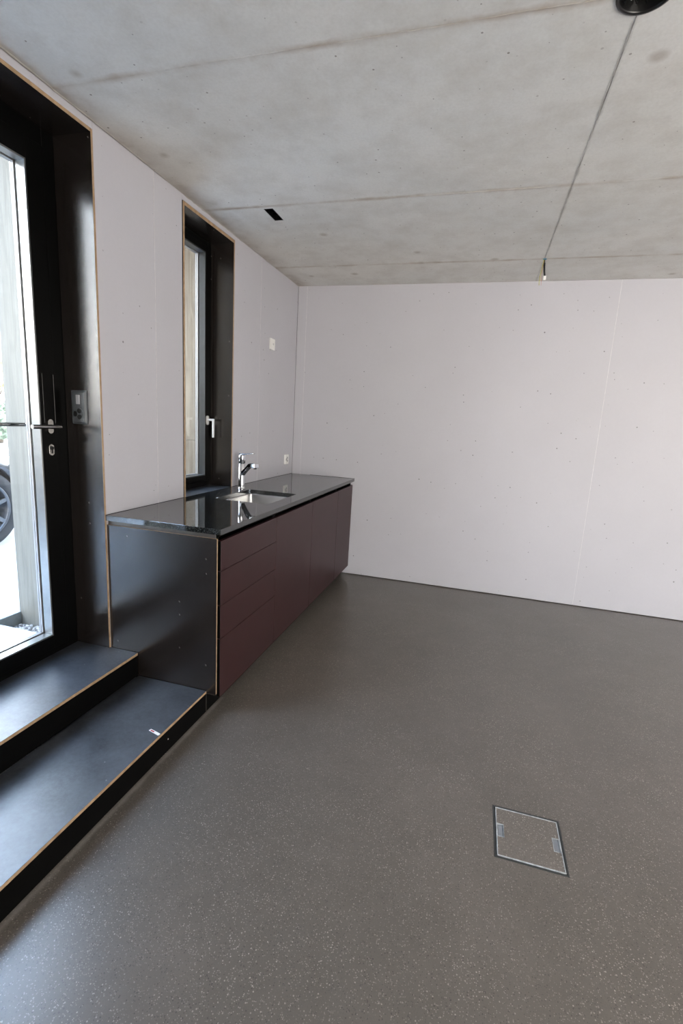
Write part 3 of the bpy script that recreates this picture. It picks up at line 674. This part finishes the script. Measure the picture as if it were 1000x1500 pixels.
# ------------------------------------------------------------------ outside
gr = thing('paving_ground', (-10, 3, 0.225), 'pale concrete paving outside the glass door', 'paving', kind='structure')
bm = nb(); box(bm, -45, -2.512, -25, 40, 0.0, 0.225); obj('paving_slab', bm, 'paving', gr)
bm = nb(); box(bm, -2.510, -2.478, -6, 9, 0.05, 0.2255); kb = obj('kerb', bm, 'kerb_stone', None, 0.002, 1); tag(kb, 'grey kerb edging between the gravel gap and the paving outside', 'kerb', kind='structure')
bm = nb(); box(bm, -2.4765, -1.966, 0.575, 1.895, 0.13, 0.200); sb = obj('threshold_slab', bm, 'paving', None, 0.002, 1); tag(sb, 'pale concrete slab right outside the glass door', 'slab', kind='structure')
bm = nb(); rnd = random.Random(3)
for k in range(900):
    x_, y_ = rnd.uniform(-2.472, -1.975), rnd.uniform(1.90, 2.024); r = rnd.uniform(0.005, 0.012)
    mt = Matrix.Translation((x_, y_, 0.141+rnd.uniform(0, 0.012))) @ Matrix.Rotation(rnd.uniform(0, 6), 4, V((rnd.random(), rnd.random(), rnd.random()+0.01)).normalized()) @ Matrix.Diagonal((r*rnd.uniform(.8, 1.4), r, r*.7, 1))
    bmesh.ops.create_icosphere(bm, subdivisions=1, radius=1, matrix=mt)
gv = obj('gravel', bm, 'gravel_stone'); tag(gv, 'loose mixed gravel in the gap beside the door slab', 'gravel', kind='stuff')

# parked car: near flank at x = CX, nose towards +y
CX, WYF, GZ = -3.79, 2.86, 0.225
car = thing('car', (CX-0.88, 1.55, GZ), 'dark grey car parked outside beyond the glass door', 'car')
def top(y):   # bonnet / body side shoulder height
    P_ = [(-1.15, 0.72), (-1.10, 0.86), (-0.6, 0.93), (1.2, 0.93), (1.9, 0.92), (2.5, 0.86), (3.1, 0.78), (3.45, 0.68), (3.62, 0.54), (3.66, 0.42)]
    for (a, za), (b, zb) in zip(P_, P_[1:]):
        if a <= y <= b: return za+(zb-za)*(y-a)/(b-a)
    return P_[-1][1]
def halfw(y): return 0.88*(1-max(0, (y-2.9)/0.78)**2.2*0.28)*(1-max(0, (-0.6-y)/0.56)**2*0.12)
bm = nb(); prev = None; N = 44
for k in range(N+1):
    y = -1.15+(3.66+1.15)*k/N; hw_ = halfw(y); zt = top(y); zb = 0.20+max(0, (y-3.3))*0.25
    pr = [(-0.90, zb), (-0.98, zb+0.06), (-1.0, (zb+zt)*0.5), (-0.985, zt-0.10), (-0.93, zt-0.03), (-0.75, zt+0.015), (-0.35, zt+0.04), (0, zt+0.045)]
    pr = pr+[(-a, z) for a, z in pr[-2::-1]]
    cur = [bm.verts.new((CX-0.88+a*-hw_, y, GZ+z)) for a, z in pr]
    if prev:
        for q in range(len(cur)): f = bm.faces.new((prev[q], prev[(q+1) % len(cur)], cur[(q+1) % len(cur)], cur[q])); f.smooth = True
    else: bm.faces.new(cur[::-1])
    prev = cur
bm.faces.new(prev); bmesh.ops.translate(bm, verts=bm.verts, vec=-V(car.location)*0)
body = obj('body', bm, 'car_paint', None)
cut(body, [lambda b: cyl(b, (CX+0.2, WYF, GZ+0.33), (CX-0.28, WYF, GZ+0.33), 0.375, n=48), lambda b: cyl(b, (CX+0.2, 0.25, GZ+0.33), (CX-0.28, 0.25, GZ+0.33), 0.375, n=48),
           lambda b: cyl(b, (CX-1.48, WYF, GZ+0.33), (CX-2.0, WYF, GZ+0.33), 0.375, n=48), lambda b: cyl(b, (CX-1.48, 0.25, GZ+0.33), (CX-2.0, 0.25, GZ+0.33), 0.375, n=48)])
for v_ in body.data.vertices: v_.co -= car.location
body.parent = car
# cabin
bm = nb(); prev = None
for (z, ya, yb, hw_) in ((0.93, -0.95, 2.15, 0.80), (1.15, -0.70, 1.72, 0.73), (1.38, -0.30, 1.15, 0.64), (1.43, -0.05, 0.95, 0.58)):
    cur = [bm.verts.new((CX-0.88+p*hw_, y, GZ+z)) for p, y in ((-1, ya), (1, ya), (1, yb), (-1, yb))]
    if prev:
        for q in range(4): bm.faces.new((prev[q], prev[(q+1) % 4], cur[(q+1) % 4], cur[q]))
    prev = cur
bm.faces.new(prev); obj('greenhouse', bm, 'car_glass', car, 0.02, 2)
bm = nb(); box(bm, CX-0.88-0.60, CX-0.88+0.60, -0.08, 1.0, GZ+1.425, GZ+1.45); obj('roof', bm, 'car_paint', car, 0.01, 2)
bm = nb(); prev = None
extr(bm, [(CX-0.075, 3.15, GZ+0.70), (CX-0.10, 3.42, GZ+0.64), (CX-0.14, 3.50, GZ+0.56), (CX-0.10, 3.34, GZ+0.56), (CX-0.06, 3.18, GZ+0.63)], (0.07, 0, 0)); obj('headlight', bm, 'headlight_lens', car, 0.008, 2)
B1('side_sill', (CX-0.06, CX-0.005, 0.66, 2.45, GZ+0.18, GZ+0.27), 'black_plastic', car, 0.01)
B1('side_mirror', (CX-0.04, CX+0.14, 1.78, 1.90, GZ+0.92, GZ+1.04), 'car_paint', car, 0.03, seg=3)
for wy in (WYF, 0.25):
    for sx_, xo in ((1, CX-0.005), (-1, CX-1.755)):
        c = (xo, wy, GZ+0.33); wh = nb()
        rev(wh, [(0.225, -0.20), (0.30, -0.20), (0.328, -0.17), (0.330, -0.10), (0.328, -0.03), (0.305, 0.0), (0.262, 0.0), (0.235, -0.008), (0.225, -0.03), (0.225, -0.20)], c, (sx_, 0, 0), 56)
        tyre = obj('wheel', wh, 'tyre_rubber', car)
        rm = nb(); rev(rm, [(0.224, -0.18), (0.224, -0.02), (0.232, -0.005), (0.224, -0.004), (0.212, -0.022), (0.20, -0.12), (0.0, -0.13)], c, (sx_, 0, 0), 48)
        rev(rm, [(0.0, -0.01), (0.035, -0.01), (0.045, -0.02), (0.05, -0.06)], c, (sx_, 0, 0), 24)
        for q in range(7):
            a = 2*PI*q/7+0.3; e1 = V((0, math.cos(a), math.sin(a))); e2 = V((0, -math.sin(a), math.cos(a))); o_ = V(c); nx = V((sx_, 0, 0))
            lp = [o_+e1*0.035-e2*0.022-nx*0.02, o_+e1*0.215-e2*0.015-nx*0.018, o_+e1*0.215+e2*0.015-nx*0.018, o_+e1*0.035+e2*0.022-nx*0.02]
            extr(rm, lp, -nx*0.03)
        obj('rim', rm, 'rim_alloy', tyre)

# trees beyond the paving
def bush(name, loc, rx, rz, zc, leafm, n, label, cat, trunk=True, ls=0.12):
    t_ = thing(name, loc, label, cat); rnd = random.Random(n)
    if trunk:
        bm = nb(); tube(bm, [(loc[0], loc[1], loc[2]), (loc[0]+0.05, loc[1], loc[2]+zc*0.6), (loc[0], loc[1]+0.06, loc[2]+zc)], [0.14, 0.11, 0.06], 10)
        for k in range(5):
            a = k*1.3; tube(bm, [(loc[0], loc[1], loc[2]+zc*0.55), (loc[0]+rx*.5*math.cos(a), loc[1]+rx*.5*math.sin(a), loc[2]+zc*0.95)], [0.05, 0.02], 6)
        obj('trunk', bm, 'bark', t_)
    bm = nb()
    for k in range(n):
        p = V((rnd.gauss(0, 1), rnd.gauss(0, 1), rnd.gauss(0, 1))).normalized()*rnd.uniform(0.55, 1.0)
        c = V((loc[0]+p.x*rx, loc[1]+p.y*rx, loc[2]+zc+p.z*rz)); u = V((rnd.gauss(0, 1), rnd.gauss(0, 1), rnd.gauss(0, 1))).normalized(); v_ = u.orthogonal().normalized(); s_ = ls*rnd.uniform(0.6, 1.2)
        bm.faces.new([bm.verts.new(c+u*s_), bm.verts.new(c+v_*s_*0.5), bm.verts.new(c-u*s_), bm.verts.new(c-v_*s_*0.5)])
    f = obj('foliage', bm, leafm, t_); f['kind'] = 'stuff'
bush('autumn_tree', (-14.2, 11.3, 0.225), 1.0, 0.85, 2.3, 'autumn_leaf', 2600, 'pale yellow leafed small tree beyond the car', 'tree')
bush('green_shrub', (-13.0, 10.4, 0.225), 0.9, 0.55, 0.75, 'green_leaf', 2200, 'low grey-green shrub in front of the yellow tree', 'shrub', False, 0.09)
